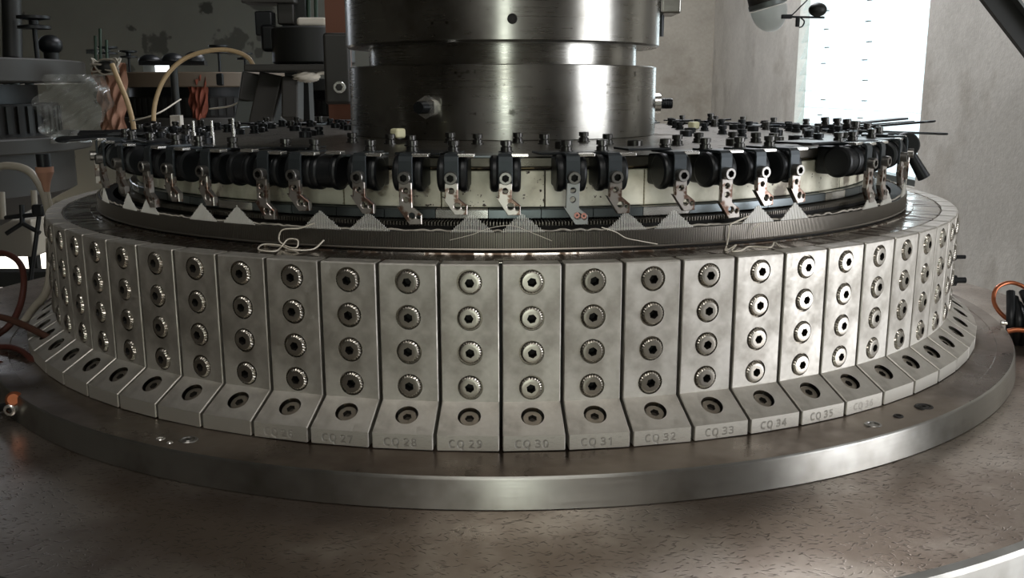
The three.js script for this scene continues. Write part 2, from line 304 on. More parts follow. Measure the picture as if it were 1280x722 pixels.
{
  const ring = thing('base_ring', [ringC[0], Y0, ringC[1]], 0, 'wide turned steel base ring that carries all the cam blocks', 'ring');
  mesh('ring_rim', lathe([[0.495, -0.1335], [0.4978, -0.1330], [0.4958, ringTop - 0.0016], [0.4954, ringTop - 0.0007], [0.4945, ringTop]], 256), M.ring, ring);
  const face = lathe([[0.4945, ringTop], [0.4815, ringTop], [0.4809, ringTop - 0.0006], [0.38, ringTop - 0.0006], [0.38, -0.1335], [0.495, -0.1335]], 256);
  { const p = face.attributes.position; for (let i = 0; i < p.count; i++) face.attributes.uv.setXY(i, p.getX(i), p.getZ(i)); }
  mesh('ring_face', face, M.ringTop, ring);
  const collar = (r) => lathe([[r + 0.0012, 0], [r + 0.0006, 0.0009], [r * 0.86, 0.0009], [r * 0.8, 0.0002], [0.0001, 0.0002]], 24);
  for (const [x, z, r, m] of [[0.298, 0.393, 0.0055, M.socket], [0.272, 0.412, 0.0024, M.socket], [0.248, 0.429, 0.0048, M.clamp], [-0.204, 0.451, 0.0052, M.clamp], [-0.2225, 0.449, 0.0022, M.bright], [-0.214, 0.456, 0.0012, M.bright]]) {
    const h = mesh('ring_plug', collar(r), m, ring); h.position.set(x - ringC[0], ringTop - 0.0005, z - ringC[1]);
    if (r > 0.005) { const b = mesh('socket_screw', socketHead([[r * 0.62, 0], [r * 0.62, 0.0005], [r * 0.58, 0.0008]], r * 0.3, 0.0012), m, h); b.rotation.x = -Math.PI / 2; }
  }
}

// ------------------------------------------------------------------ the cam blocks, 5 degrees each
const RB = 0.44957, HALF = Math.tan(2.5 * D2R), GAP = 0.0022;
function offsetIn(poly, c) {                                               // inset a clockwise or counter-clockwise outline by c
  const n = poly.length; let area = 0; for (let i = 0; i < n; i++) { const a = poly[i], b = poly[(i + 1) % n]; area += a[0] * b[1] - b[0] * a[1]; }
  const s = Math.sign(area);
  return poly.map((p, i) => {
    const a = poly[(i + n - 1) % n], b = poly[(i + 1) % n];
    const e1 = [p[0] - a[0], p[1] - a[1]], e2 = [b[0] - p[0], b[1] - p[1]], l1 = Math.hypot(...e1), l2 = Math.hypot(...e2);
    const n1 = [-e1[1] / l1 * s, e1[0] / l1 * s], n2 = [-e2[1] / l2 * s, e2[0] / l2 * s], k = 1 + n1[0] * n2[0] + n1[1] * n2[1];
    return [p[0] + c * (n1[0] + n2[0]) / k, p[1] + c * (n1[1] + n2[1]) / k];
  });
}
function blockBody() {
  const c = 0.00055, P = [[0.4362, 0], [RB - 0.0009, 0], [RB, -0.0009], [RB, -0.0897], [0.4735, -0.1039], [0.4735, ringTop], [0.4362, ringTop]];
  const Q = offsetIn(P, c), W = (r) => r * HALF - GAP / 2, tri = [[], []], tuv = [[], []], n = P.length;
  const quad = (a, b, cc, d, grp, uvq) => { tri[grp].push(a, b, cc, a, cc, d); tuv[grp].push(uvq[0], uvq[1], uvq[2], uvq[0], uvq[2], uvq[3]); };
  for (let i = 0; i < n; i++) {
    const j = (i + 1) % n, p = P[i], q = P[j], L = Math.hypot(p[0] - q[0], p[1] - q[1]), grp = i === 4 ? 1 : 0;
    const wp = W(p[0]) - c, wq = W(q[0]) - c;
    quad([-wp, p[1], p[0]], [-wq, q[1], q[0]], [wq, q[1], q[0]], [wp, p[1], p[0]], grp, grp ? [[0, 1], [0, 0], [1, 0], [1, 1]] : [[-wp, p[1] + p[0]], [-wq, p[1] + p[0] - L], [wq, p[1] + p[0] - L], [wp, p[1] + p[0]]]);
    for (const s of [-1, 1]) {
      const A = [s * wp, p[1], p[0]], B = [s * wq, q[1], q[0]], Cc = [s * W(q[0]), Q[j][1], Q[j][0]], Dd = [s * W(p[0]), Q[i][1], Q[i][0]], u = [[0, 0], [0, L], [c, L], [c, 0]];
      if (s > 0) quad(A, B, Cc, Dd, 0, u); else quad(Dd, Cc, B, A, 0, u);
    }
  }
  for (const s of [-1, 1]) for (const f of THREE.ShapeUtils.triangulateShape(Q.map((p) => new THREE.Vector2(...p)), [])) {
    const t = s > 0 ? f : [f[0], f[2], f[1]]; for (const k of t) { tri[0].push([s * W(P[k][0]), Q[k][1], Q[k][0]]); tuv[0].push([Q[k][0], Q[k][1]]); }
  }
  const g = new THREE.BufferGeometry(); g.setAttribute('position', new THREE.Float32BufferAttribute([...tri[0], ...tri[1]].flat(), 3));
  g.setAttribute('uv', new THREE.Float32BufferAttribute([...tuv[0], ...tuv[1]].flat(), 2));
  g.addGroup(0, tri[0].length, 0); g.addGroup(tri[0].length, tri[1].length, 1);
  // make every triangle face outwards from a point inside its own half of the block
  const cen = V3(0, -0.055, 0.443);
  g.computeVertexNormals(); return g;
}
function checkOutward(g) {                                                   // signed volume must be positive
  const p = g.attributes.position; let v = 0; const a = V3(), b = V3(), c = V3();
  for (let i = 0; i < p.count; i += 3) { a.fromBufferAttribute(p, i); b.fromBufferAttribute(p, i + 1); c.fromBufferAttribute(p, i + 2); v += a.dot(b.cross(c)); }
  return v;
}
const SLOPE = Math.atan2(0.0142, 0.0239), FR = 0.4602, FY = -0.0897 - (0.4602 - RB) * 0.0142 / 0.0239;   // foot slope and the screw's place on it
const SCREW_Y = [-0.0113, -0.0345, -0.0573, -0.0802];
let blockGeo = blockBody(), blockMats;
const blockVolume = checkOutward(blockGeo);
{
  const ev = new Evaluator(); ev.useGroups = true; ev.attributes = ['position', 'normal', 'uv'];
  const A = new Brush(blockGeo, [M.block, M.footPlain]); A.updateMatrixWorld();
  const cyl = new THREE.CylinderGeometry(0.0074, 0.0074, 0.024, 32); cyl.clearGroups(); cyl.addGroup(0, cyl.index.count, 0);
  const B = new Brush(cyl, [M.blockHole]); B.rotation.x = SLOPE; B.position.set(0, FY - (0.0052 - 0.012) * Math.cos(SLOPE) - 0.0, FR - (0.0052 - 0.012) * Math.sin(SLOPE)); B.updateMatrixWorld();
  let res = ev.evaluate(A, B, SUBTRACTION);
  for (const y of SCREW_Y) for (const [r, d] of [[0.0082, 0.0013], [0.0038, 0.009]]) {
    const c2 = new THREE.CylinderGeometry(r, r, 2 * d, 32); c2.rotateX(Math.PI / 2); c2.clearGroups(); c2.addGroup(0, c2.index.count, 0);
    const K = new Brush(c2, [M.blockHole]); K.position.set(0, y, RB); K.updateMatrixWorld(); res = ev.evaluate(res, K, SUBTRACTION);
  }
  blockGeo = res.geometry; blockMats = [].concat(res.material);
}
const buttonHead = socketHead([[0.0076, 0.0], [0.0076, 0.0007], [0.0071, 0.0017], [0.0060, 0.0027], [0.0047, 0.0032], [0.0036, 0.0033]], 0.0031, 0, 48, 0.0005), buttonSocket = hexSocket(0.0031, 0.0033, 0.0075);
const footHead = socketHead([[0.0064, 0], [0.0064, 0.0045], [0.0059, 0.005], [0.0034, 0.005]], 0.0030, 0, 36, 0.00015), footSocket = hexSocket(0.0030, 0.005, 0.0042);
function engraving(n, faint) {
  const cv = document.createElement('canvas'); cv.width = 512; cv.height = 128; const g = cv.getContext('2d');
  const cb = document.createElement('canvas'); cb.width = 512; cb.height = 128; const b = cb.getContext('2d');
  g.fillStyle = '#c6c2b9'; g.fillRect(0, 0, 512, 128); b.fillStyle = '#ffffff'; b.fillRect(0, 0, 512, 128);
  let q = n * 977; const r = () => { q = (q * 1664525 + 1013904223) >>> 0; return q / 4294967296; };
  for (let i = 0; i < 500; i++) { g.fillStyle = `rgba(${r() < 0.5 ? '90,84,76' : '225,222,214'},${0.05 + 0.06 * r()})`; g.fillRect(r() * 512, r() * 128, 4 + r() * 34, 1 + r() * 3); }
  for (const x of [g, b]) {
    x.font = '90px sans-serif'; x.textBaseline = 'alphabetic'; x.lineWidth = 6; x.lineJoin = 'round';
    let px = 92; const chars = ('CQ ' + n).split('');
    for (const ch of chars) {
      x.strokeStyle = x === g ? `rgba(80,74,67,${faint ? 0.10 : 0.24})` : `rgba(0,0,0,${faint ? 0.4 : 1})`;
      x.strokeText(ch, px, 104 + (r() - 0.5) * 5); px += ch === ' ' ? 22 : x === g ? g.measureText(ch).width + 14 : b.measureText(ch).width + 14;
    }
  }
  const t = new THREE.CanvasTexture(cv), tb = new THREE.CanvasTexture(cb); t.colorSpace = THREE.SRGBColorSpace;
  return std({ map: t, bumpMap: tb, bumpScale: 0.0005, roughness: 0.58, metalness: 0.85 });
}
{
  const place = ['', 'first', 'second', 'third', 'fourth', 'fifth', 'sixth', 'seventh', 'eighth', 'ninth', 'tenth', 'eleventh', 'twelfth', 'thirteenth', 'fourteenth', 'fifteenth', 'sixteenth', 'seventeenth', 'eighteenth', 'nineteenth', 'twentieth'];
  for (let k = -22; k <= 21; k++) {
    const n = 30 + k, deg = (k + 0.5) * 5 - 0.254;
    let label, group = 'steel cam blocks bolted side by side round the needle drum';
    if (n >= 27 && n <= 36) label = `steel cam block engraved CQ ${n}, ${place[n - 26]} readable engraving from the left`;
    else if (n < 27 && n >= 16) label = `shaded steel cam block, ${place[27 - n]} to the left of the block engraved CQ 27`;
    else if (n > 36 && n <= 42) label = `bright steel cam block, ${place[n - 36]} to the right of the block engraved CQ 36`;
    else if (n > 42) { label = `cam block showing only its top edge, ${place[n - 36]} right of block CQ 36`; group = 'cam blocks turned away at the far right of the ring'; }
    else { label = `cam block showing only its top edge, ${place[27 - n]} left of block CQ 27`; group = 'cam blocks turned away at the far left of the ring'; }
    const g = thing('cam_block', [0, Y0, 0], deg * D2R, label, 'cam block', group);
    mesh('block_body', blockGeo, [M.block, n >= 26 && n <= 36 ? engraving(n, n === 26 || n === 36) : M.footPlain].reduce((l, m, i) => (i === 0 ? blockMats.map((q) => (q === M.footPlain ? null : q)) : l.map((q) => q ?? m)), null), g);
    if (k < -16 || k > 15) continue;
    for (const y of SCREW_Y) {
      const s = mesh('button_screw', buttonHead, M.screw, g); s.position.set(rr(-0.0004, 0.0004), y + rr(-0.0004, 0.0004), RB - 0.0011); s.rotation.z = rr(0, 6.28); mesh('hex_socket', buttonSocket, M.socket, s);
    }
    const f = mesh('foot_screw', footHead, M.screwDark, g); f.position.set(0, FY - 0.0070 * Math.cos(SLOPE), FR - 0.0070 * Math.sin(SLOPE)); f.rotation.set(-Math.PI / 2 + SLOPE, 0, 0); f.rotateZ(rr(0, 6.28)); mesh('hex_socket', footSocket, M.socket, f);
  }
}

// ------------------------------------------------------------------ needle drum inside the blocks
const peaks = [-58, -48.05, -42.9, -33.1, -28.0, -18.1, -13.1, -3.1, 1.7, 11.8, 16.7, 26.6, 31.7, 46.6, 51.7, 61.7, 66.7];
const rise = (deg) => { let h = 0; for (const p of peaks) { const d = deg - p, w = d < 0 ? 1.95 : 2.2; h = Math.max(h, 1 - Math.abs(d) / w); } return Math.max(0, h); };
{
  const drum = thing('needle_drum', [0, Y0, 0], 0, 'wide dark needle drum with fine vertical needle slots standing inside the ring of cam blocks', 'needle drum');
  mesh('holder_ring', lathe([[0.4357, -0.01], [0.4357, -0.0012], [0.4345, -0.0002], [0.4125, -0.0002], [0.4120, 0.0008], [0.4085, 0.0008], [0.4085, 0.0002], [0.39, 0.0002]], 256), M.holder, drum);
  mesh('drum_wall', lathe([[0.4052, -0.01], [0.4052, 0.0128], [0.4040, 0.0138], [0.392, 0.0138], [0.392, -0.01]], 256), M.drum, drum);
  mesh('gap_shade_sheet', lathe([[0.4358, ringTop], [0.4358, -0.0015]], 128), M.drum, drum);  // dark sheet added behind the blocks so the gaps look shaded
  mesh('wire_band', lathe([[0.4066, 0.0015], [0.4072, 0.0022], [0.4066, 0.003]], 256), M.needle, drum);
  // needle butts in their slots all round, rising in peaks where the cams lift them
  const N = 2160, stay = new THREE.InstancedMesh(new THREE.BoxGeometry(0.00046, 0.0118, 0.0014), M.needle, N), lift = [];
  const m4 = new THREE.Matrix4(), qn = new THREE.Quaternion(), UPV = V3(0, 1, 0);
  for (let i = 0; i < N; i++) {
    const deg = i / N * 360 - 180, a = deg * D2R, h = rise(deg); qn.setFromAxisAngle(UPV, a);
    stay.setMatrixAt(i, m4.compose(V3(Math.sin(a) * 0.4055, 0.0078, Math.cos(a) * 0.4055), qn, V3(1, 1, 1)));
    if (h > 0) lift.push([a, h]);
  }
  stay.name = 'needle'; stay.userData.kind = 'stuff'; stay.castShadow = stay.receiveShadow = true; drum.add(stay);
  const up1 = new THREE.InstancedMesh(new THREE.BoxGeometry(0.00036, 1, 0.0009), M.needleBright, lift.length);
  lift.forEach(([a, h], i) => { qn.setFromAxisAngle(UPV, a); const top = 0.0140 + 0.0125 * h + rr(-0.0004, 0.0004), bot = 0.0125; up1.setMatrixAt(i, m4.compose(V3(Math.sin(a) * 0.4044, (top + bot) / 2, Math.cos(a) * 0.4044), qn, V3(1, top - bot, 1))); });
  up1.name = 'raised_needle'; up1.userData.kind = 'stuff'; up1.castShadow = true; drum.add(up1);
  // strip of lint and knitted loops lying on the drum's upper edge
  const pts = []; for (let i = 0; i <= 720; i++) { const a = (i / 720 * 360 - 180) * D2R; pts.push(V3(Math.sin(a) * (0.4022 + rr(-0.0007, 0.0007)), 0.0140 + rr(-0.0005, 0.0008), Math.cos(a) * (0.4022 + rr(-0.0007, 0.0007)))); }
  mesh('lint_strip', new THREE.TubeGeometry(new THREE.CatmullRomCurve3(pts, false), 2160, 0.00085, 5, false), M.lint, drum).userData.kind = 'stuff';
}

// ------------------------------------------------------------------ dial with its cam plates, strips, teeth and bolts
const capHead = (() => { const a = socketHead([[0.0044, 0.0050], [0.0044, 0.0082], [0.0040, 0.0087], [0.0026, 0.0087]], 0.0022, 0, 22); a.rotateX(-Math.PI / 2); const h = hexSocket(0.0022, 0.0087, 0.003); h.rotateX(-Math.PI / 2); return merge([a, h, lathe([[0.0056, 0], [0.0056, 0.0008], [0.0044, 0.0008], [0.0044, 0.0036], [0.0033, 0.0040], [0.0033, 0.0050], [0.0044, 0.0050]], 18)]); })();
const stubHead = (() => { const a = socketHead([[0.0062, 0], [0.0062, 0.0052], [0.0057, 0.0058], [0.0036, 0.0058]], 0.0029, 0, 20), h = hexSocket(0.0029, 0.0058, 0.003); a.rotateX(-Math.PI / 2); h.rotateX(-Math.PI / 2); return merge([a, h]); })();
{
  const dial = thing('dial', [0, Y0, 0], 0, 'round steel dial of cream cam plates, strips and bolts carried above the needle drum', 'dial');
  mesh('dial_plate', lathe([[0.1, 0.054], [0.372, 0.054], [0.373, 0.055], [0.373, 0.0605], [0.372, 0.0615], [0.1, 0.0615]], 160), M.dial, dial);
  mesh('dial_core', lathe([[0.30, 0.016], [0.362, 0.016], [0.362, 0.054]], 160), M.drum, dial);
  const seg = (ri, ro, y0, y1, deg, gap) => { const w = deg * D2R / 2 - gap / ro / 2, n = 6; const g = lathe([[ri, y0], [ro - 0.0006, y0], [ro, y0 + 0.0006], [ro, y1 - 0.0006], [ro - 0.0006, y1], [ri, y1]], n, -w, w); const caps = []; for (const s of [-1, 1]) { const q = new THREE.PlaneGeometry(ro - ri, y1 - y0); q.rotateY(s > 0 ? Math.PI / 2 : -Math.PI / 2); q.translate(0, (y0 + y1) / 2, (ri + ro) / 2); q.rotateY(s * w); caps.push(q); } return merge([g, ...caps]); };
  const plateG = seg(0.358, 0.370, 0.0262, 0.0518, 11.25, 0.0012), wornG = seg(0.352, 0.3665, 0.0523, 0.0592, 11.25, 0.0009), railG = seg(0.362, 0.3765, 0.0188, 0.0256, 5.625, 0.0006);
  for (let i = 0; i < 32; i++) {
    const th = (4.5 + 5.625 + i * 11.25) * D2R;
    const a = mesh('cam_plate', plateG.clone(), M.cream, dial); a.rotation.y = th; const uv = a.geometry.attributes.uv, du = rnd(), dv = rnd(); for (let k = 0; k < uv.count; k++) uv.setXY(k, uv.getX(k) + du, uv.getY(k) + dv);
    const w = mesh('worn_strip', wornG, M.worn, dial); w.rotation.y = th - 0.05;
  }
  for (let i = 0; i < 64; i++) { const r = mesh('rail_strip', railG, i % 5 === 3 ? M.bright : M.rail, dial); r.rotation.y = (1.2 + i * 5.625) * D2R; }
  // radial teeth of the dial needles, dark, just above the drum
  const NT = 1080, teeth = new THREE.InstancedMesh(new THREE.BoxGeometry(0.0008, 0.0026, 0.016), M.needle, NT), m4 = new THREE.Matrix4(), qn = new THREE.Quaternion();
  for (let i = 0; i < NT; i++) { const a = i / NT * 2 * Math.PI; qn.setFromAxisAngle(V3(0, 1, 0), a); teeth.setMatrixAt(i, m4.compose(V3(Math.sin(a) * 0.379, 0.0168, Math.cos(a) * 0.379), qn, V3(1, 1, 1))); }
  teeth.name = 'dial_needle'; teeth.userData.kind = 'stuff'; dial.add(teeth);
  mesh('needle_bed', lathe([[0.34, 0.0125], [0.386, 0.0125], [0.386, 0.0158], [0.34, 0.0158]], 160), M.drum, dial);
  // thin plates lying on the rim of the dial, lapped over one another
  for (let i = 0; i < 44; i++) {
    const deg = i * 360 / 44 + rr(-1.5, 1.5), w = rr(0.028, 0.052), p = mesh('rim_plate', rbox(w, 0.0018, rr(0.022, 0.034), 0.0006), i % 3 === 0 ? M.rail : M.plateDark, dial);
    const q = polar(0.3745 + rr(-0.006, 0.004), deg, 0); p.position.set(q[0], 0.0626 + (i % 3) * 0.0019, q[2]); p.rotation.y = deg * D2R + rr(-0.12, 0.12);
  }
  const bolt = (x, z, g, m, s = 1) => { const b = mesh('cap_screw', g, m, dial); b.position.set(x, 0.0615, z); b.scale.setScalar(s); b.rotation.y = rr(0, 6.28); };
  for (const [x, z] of [[-0.134, 0.180], [-0.097, 0.208], [-0.077, 0.233], [-0.047, 0.184], [-0.022, 0.211], [0.013, 0.187], [0.035, 0.213], [0.072, 0.176], [0.089, 0.216], [0.171, 0.194], [0.145, 0.235], [0.205, 0.178], [0.221, 0.195]]) bolt(x, z, capHead, M.bolt);
  for (const [x, z] of [[0.047, 0.277], [0.106, 0.262], [0.190, 0.243], [0.235, 0.21], [0.252, 0.238]]) bolt(x, z, stubHead, M.bolt);
  for (let i = 0; i < 84; i++) {                                            // two rows of cap screws round the rest of the dial
    const deg = 48 + i * 264 / 84, r = i % 2 ? 0.352 : 0.318; const q = polar(r + rr(-0.006, 0.006), deg + rr(-0.8, 0.8), 0); bolt(q[0], q[2], i % 5 === 2 ? stubHead : capHead, i % 3 ? M.plateDark : M.bolt);
  }
  for (let i = 0; i < 46; i++) { const q = polar(rr(0.19, 0.30), 62 + i * 236 / 46, 0); bolt(q[0], q[2], i % 2 ? stubHead : capHead, M.plateDark); }
  for (const [x, z] of [[-0.276, 0.173], [-0.262, 0.165], [-0.264, 0.09]]) { const s = mesh('threaded_stud', merge([rod([0, 0, 0], [0, 0.009, 0], 0.0022), rod([0, 0.009, 0], [0, 0.019, 0], 0.0014)]), M.bright, dial); s.position.set(x, 0.0615, z); }
}

// ------------------------------------------------------------------ central column
{
  const col = thing('central_column', [0, Y0, 0], 0, 'thick turned steel centre column of two stepped collars rising from the dial', 'column');
  mesh('lower_collar', lathe([[0.09, 0.0612], [0.1600, 0.0612], [0.1610, 0.0622], [0.1610, 0.1290], [0.1602, 0.1298], [0.09, 0.1298]], 160), M.turned, col);
  mesh('neck', lathe([[0.1400, 0.1290], [0.1400, 0.152]], 128), M.turned, col);
  mesh('upper_collar', lathe([[0.12, 0.1490], [0.1612, 0.1490], [0.1632, 0.1510], [0.1632, 0.56], [0.09, 0.56]], 160), M.turned, col);
  const hole = mesh('oil_hole', lathe([[0.0046, 0], [0.0042, 0.0006], [0.0034, 0.0006], [0.0032, 0.0001], [0.0001, 0.0001]], 24), M.drum, col); hole.rotation.set(Math.PI / 2, 0, 0); hole.position.set(0.0085, 0.1685, 0.16315);
  const hex = new THREE.CylinderGeometry(0.0105, 0.0105, 0.008, 6).toNonIndexed(); hex.rotateX(Math.PI / 2); hex.translate(0, 0, 0.004);
  for (const [deg, y] of [[-24.75, 0.0915], [91.5, 0.0925], [211, 0.092]]) {
    const nut = mesh('hex_nut', hex, M.bright, col); const p = polar(0.1608, deg, 0); nut.position.set(p[0], y, p[2]); nut.rotation.y = deg * D2R;
    const studG = [rod([0, 0, 0.004], [0, 0, 0.021], 0.0052, 0.0052, 18)]; for (let i = 0; i < 9; i++) { const t = new THREE.TorusGeometry(0.0052, 0.0005, 5, 18); t.translate(0, 0, 0.0092 + i * 0.0013); studG.push(t); }
    mesh('stud', merge(studG), M.plateDark, nut);
  }
  const br = mesh('side_bracket', rbox(0.022, 0.32, 0.05, 0.003), M.turned, col); br.position.set(0.176, 0.345, -0.02);
  const pin = mesh('bracket_pin', rod([0.1695, 0.19, -0.02], [0.1695, 0.163, -0.02], 0.0036), M.plateDark, col);
}

// ------------------------------------------------------------------ yarn feeders round the dial
const bodyG = (() => {
  const lobe = (x) => { const g = lathe([[0.0001, -0.0032], [0.0100, -0.0032], [0.0120, -0.0024], [0.0125, -0.0010], [0.0125, 0.0010], [0.0120, 0.0024], [0.0100, 0.0032], [0.0001, 0.0032]], 40); g.rotateZ(Math.PI / 2); g.translate(x, 0, 0); return g; };
  const mid = lathe([[0.0112, -0.006], [0.0112, 0.006]], 40); mid.rotateZ(Math.PI / 2);
  return merge([lobe(-0.0072), lobe(0.0072), mid, rbox(0.0195, 0.0215, 0.019, 0.002, 0, 0.0006, -0.0085)]);
})();
const strapG = (() => {
  const w = 0.0045, t = 0.0014, P = [[-0.022, 0.0137], [0.0105, 0.0137], [0.0129, 0.0120], [0.0136, 0.0090], [0.0136, -0.0075]], O = [];
  const ins = P.map(([z, y], i) => (i < 2 ? [z, y - t] : i === 2 ? [z - t * 0.8, y - t * 0.6] : [z - t, y]));
  const s = new THREE.Shape([...P, ...ins.reverse()].map((p) => new THREE.Vector2(...p))); const g = new THREE.ExtrudeGeometry(s, { depth: 2 * w, bevelEnabled: true, bevelSize: 0.0002, bevelThickness: 0.0002, bevelSegments: 1 });
  g.translate(0, 0, -w); g.rotateY(-Math.PI / 2); return boxUV(g);
})();
const boltG = socketHead([[0.0043, 0], [0.0043, 0.0052], [0.0039, 0.0058], [0.0030, 0.0058]], 0.0026, 0, 24), boltSocket = hexSocket(0.0026, 0.0058, 0.0045);
const tipG = (long) => { const e = long ? 0.0068 : 0, h = [[0, -0.0040, 0.0018], [0.0038, -0.0142 - e, 0.0022], [0.0082, -0.0152 - e, 0.0015]]; if (long) h.push([0, -0.0102, 0.0019]);
  return extrude([[-0.0044, 0.001], [0.0044, 0.001], [0.0044, -0.0087 - e], [0.0106, -0.0136 - e], [0.0106, -0.0198 - e], [0.0022, -0.0202 - e], [-0.0062, -0.0080 - e], [-0.0044, -0.0088 - e]].reverse(), 0.0034, 0.0004, h); };
const guideShort = tipG(false), guideLong = tipG(true), shimG = rbox(0.0115, 0.0022, 0.007, 0.0005), screwSmall = socketHead([[0.0017, 0], [0.0017, 0.0008], [0.0008, 0.001]], 0.0007, 0.0006, 12);
function feeder(deg, kind, label, group) {
  const g = thing('yarn_feeder', polar(0.3895, deg, 0.0515), deg * D2R, label, 'yarn feeder', group);
  mesh('feeder_body', bodyG, M.black, g);
  if (kind === 'blank') { const s = mesh('shim', shimG, M.bright, g); s.position.set(0.008, 0.0136, 0.006); return g; }
  mesh('strap', strapG, M.strap, g);
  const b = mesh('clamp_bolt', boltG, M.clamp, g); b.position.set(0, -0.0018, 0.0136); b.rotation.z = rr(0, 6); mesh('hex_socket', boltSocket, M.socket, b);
  if (kind !== 'back') {
    const t = mesh('guide_plate', kind === 'long' || kind === 'clean' ? guideLong : guideShort, kind === 'clean' ? M.guideClean : M.guide, g); t.position.set(0, -0.0062, 0.0122); t.rotation.set(0, rr(-0.06, 0.06), rr(-0.04, 0.04));
    if (kind === 'clean') for (const [x, y] of [[0.0032, -0.0205], [0.0078, -0.0208]]) { const s = mesh('guide_screw', screwSmall, M.copperBolt, t); s.position.set(x, y, 0.0036); s.scale.setScalar(1.15); }
    const s = mesh('shim', shimG, M.bright, g); s.position.set(0.0095, 0.0128, 0.0085);
  }
  const c = mesh('top_screw', capHead, M.bolt, g); c.position.set(rr(-0.002, 0.002), 0.0137, -0.012); c.scale.setScalar(0.9);
  return g;
}
{
  const G = 'black yarn feeders round the front of the dial';
  const B = 'yarn feeder ', SH = 'shaded black yarn feeder, ';
  const list = [
    [-65.5, 'short', SH + 'first one at the left end of the row'], [-58.4, 'short', SH + 'second from the left end of the row'], [-50.2, 'short', SH + 'third from the left end of the row'],
    [-42.8, 'long', SH + 'fourth from the left end, with a low-hanging guide plate'], [-38.2, 'short', SH + 'fifth from the left end of the row'], [-32.4, 'short', SH + 'sixth from the left end, with a rusty guide plate'],
    [-28.2, 'blank', 'bare black feeder body without guide plate, left of the pair of shaded guides'], [-24.6, 'long', B + 'with a long two-hole guide plate, between two bare feeder bodies'], [-20.8, 'short', B + 'with a short brown guide plate, between two bare feeder bodies'],
    [-18.0, 'blank', 'bare black feeder body without guide plate, right of the pair of shaded guides'], [-13.9, 'short', B + 'with a worn guide plate, fourth left of the clean grey guide'], [-9.3, 'long', B + 'with a long worn guide plate, third left of the clean grey guide'],
    [-4.9, 'short', B + 'with a worn guide plate, second left of the clean grey guide'], [0.2, 'short', B + 'with a worn guide plate, next left of the clean grey guide'], [6.6, 'clean', B + 'with a long clean grey guide plate and two pink screws'],
    [10.7, 'short', B + 'with a brownish guide plate, next right of the clean grey guide'], [17.4, 'short', B + 'with a short guide plate, second right of the clean grey guide'], [22.6, 'long', B + 'with a long bright guide plate, third right of the clean grey guide'],
    [26.9, 'short', B + 'with a bright guide plate, fourth right of the clean grey guide'], [31.6, 'short', B + 'with a bright guide plate, fifth right of the clean grey guide'], [43.3, 'blank', 'bare black feeder body without guide plate, in the wide gap right of centre'],
    [45.8, 'long', B + 'seen from its side, first one right of the wide gap in the row'], [49.9, 'long', B + 'seen from its side, second one right of the wide gap in the row'], [58.1, 'short', B + 'seen from its side, third one right of the wide gap in the row'], [66.5, 'short', B + 'at the right end of the row, beside the black lever handle'],
  ];
  for (const [d, k, l] of list) feeder(d, k, l, G);
  for (let i = 0; i < 26; i++) feeder(76 + i * 8 + rr(-1.5, 1.5), 'back', 'black yarn feeder on the far side of the dial, only its strap and bolt showing', 'yarn feeders along the far side of the dial');
}

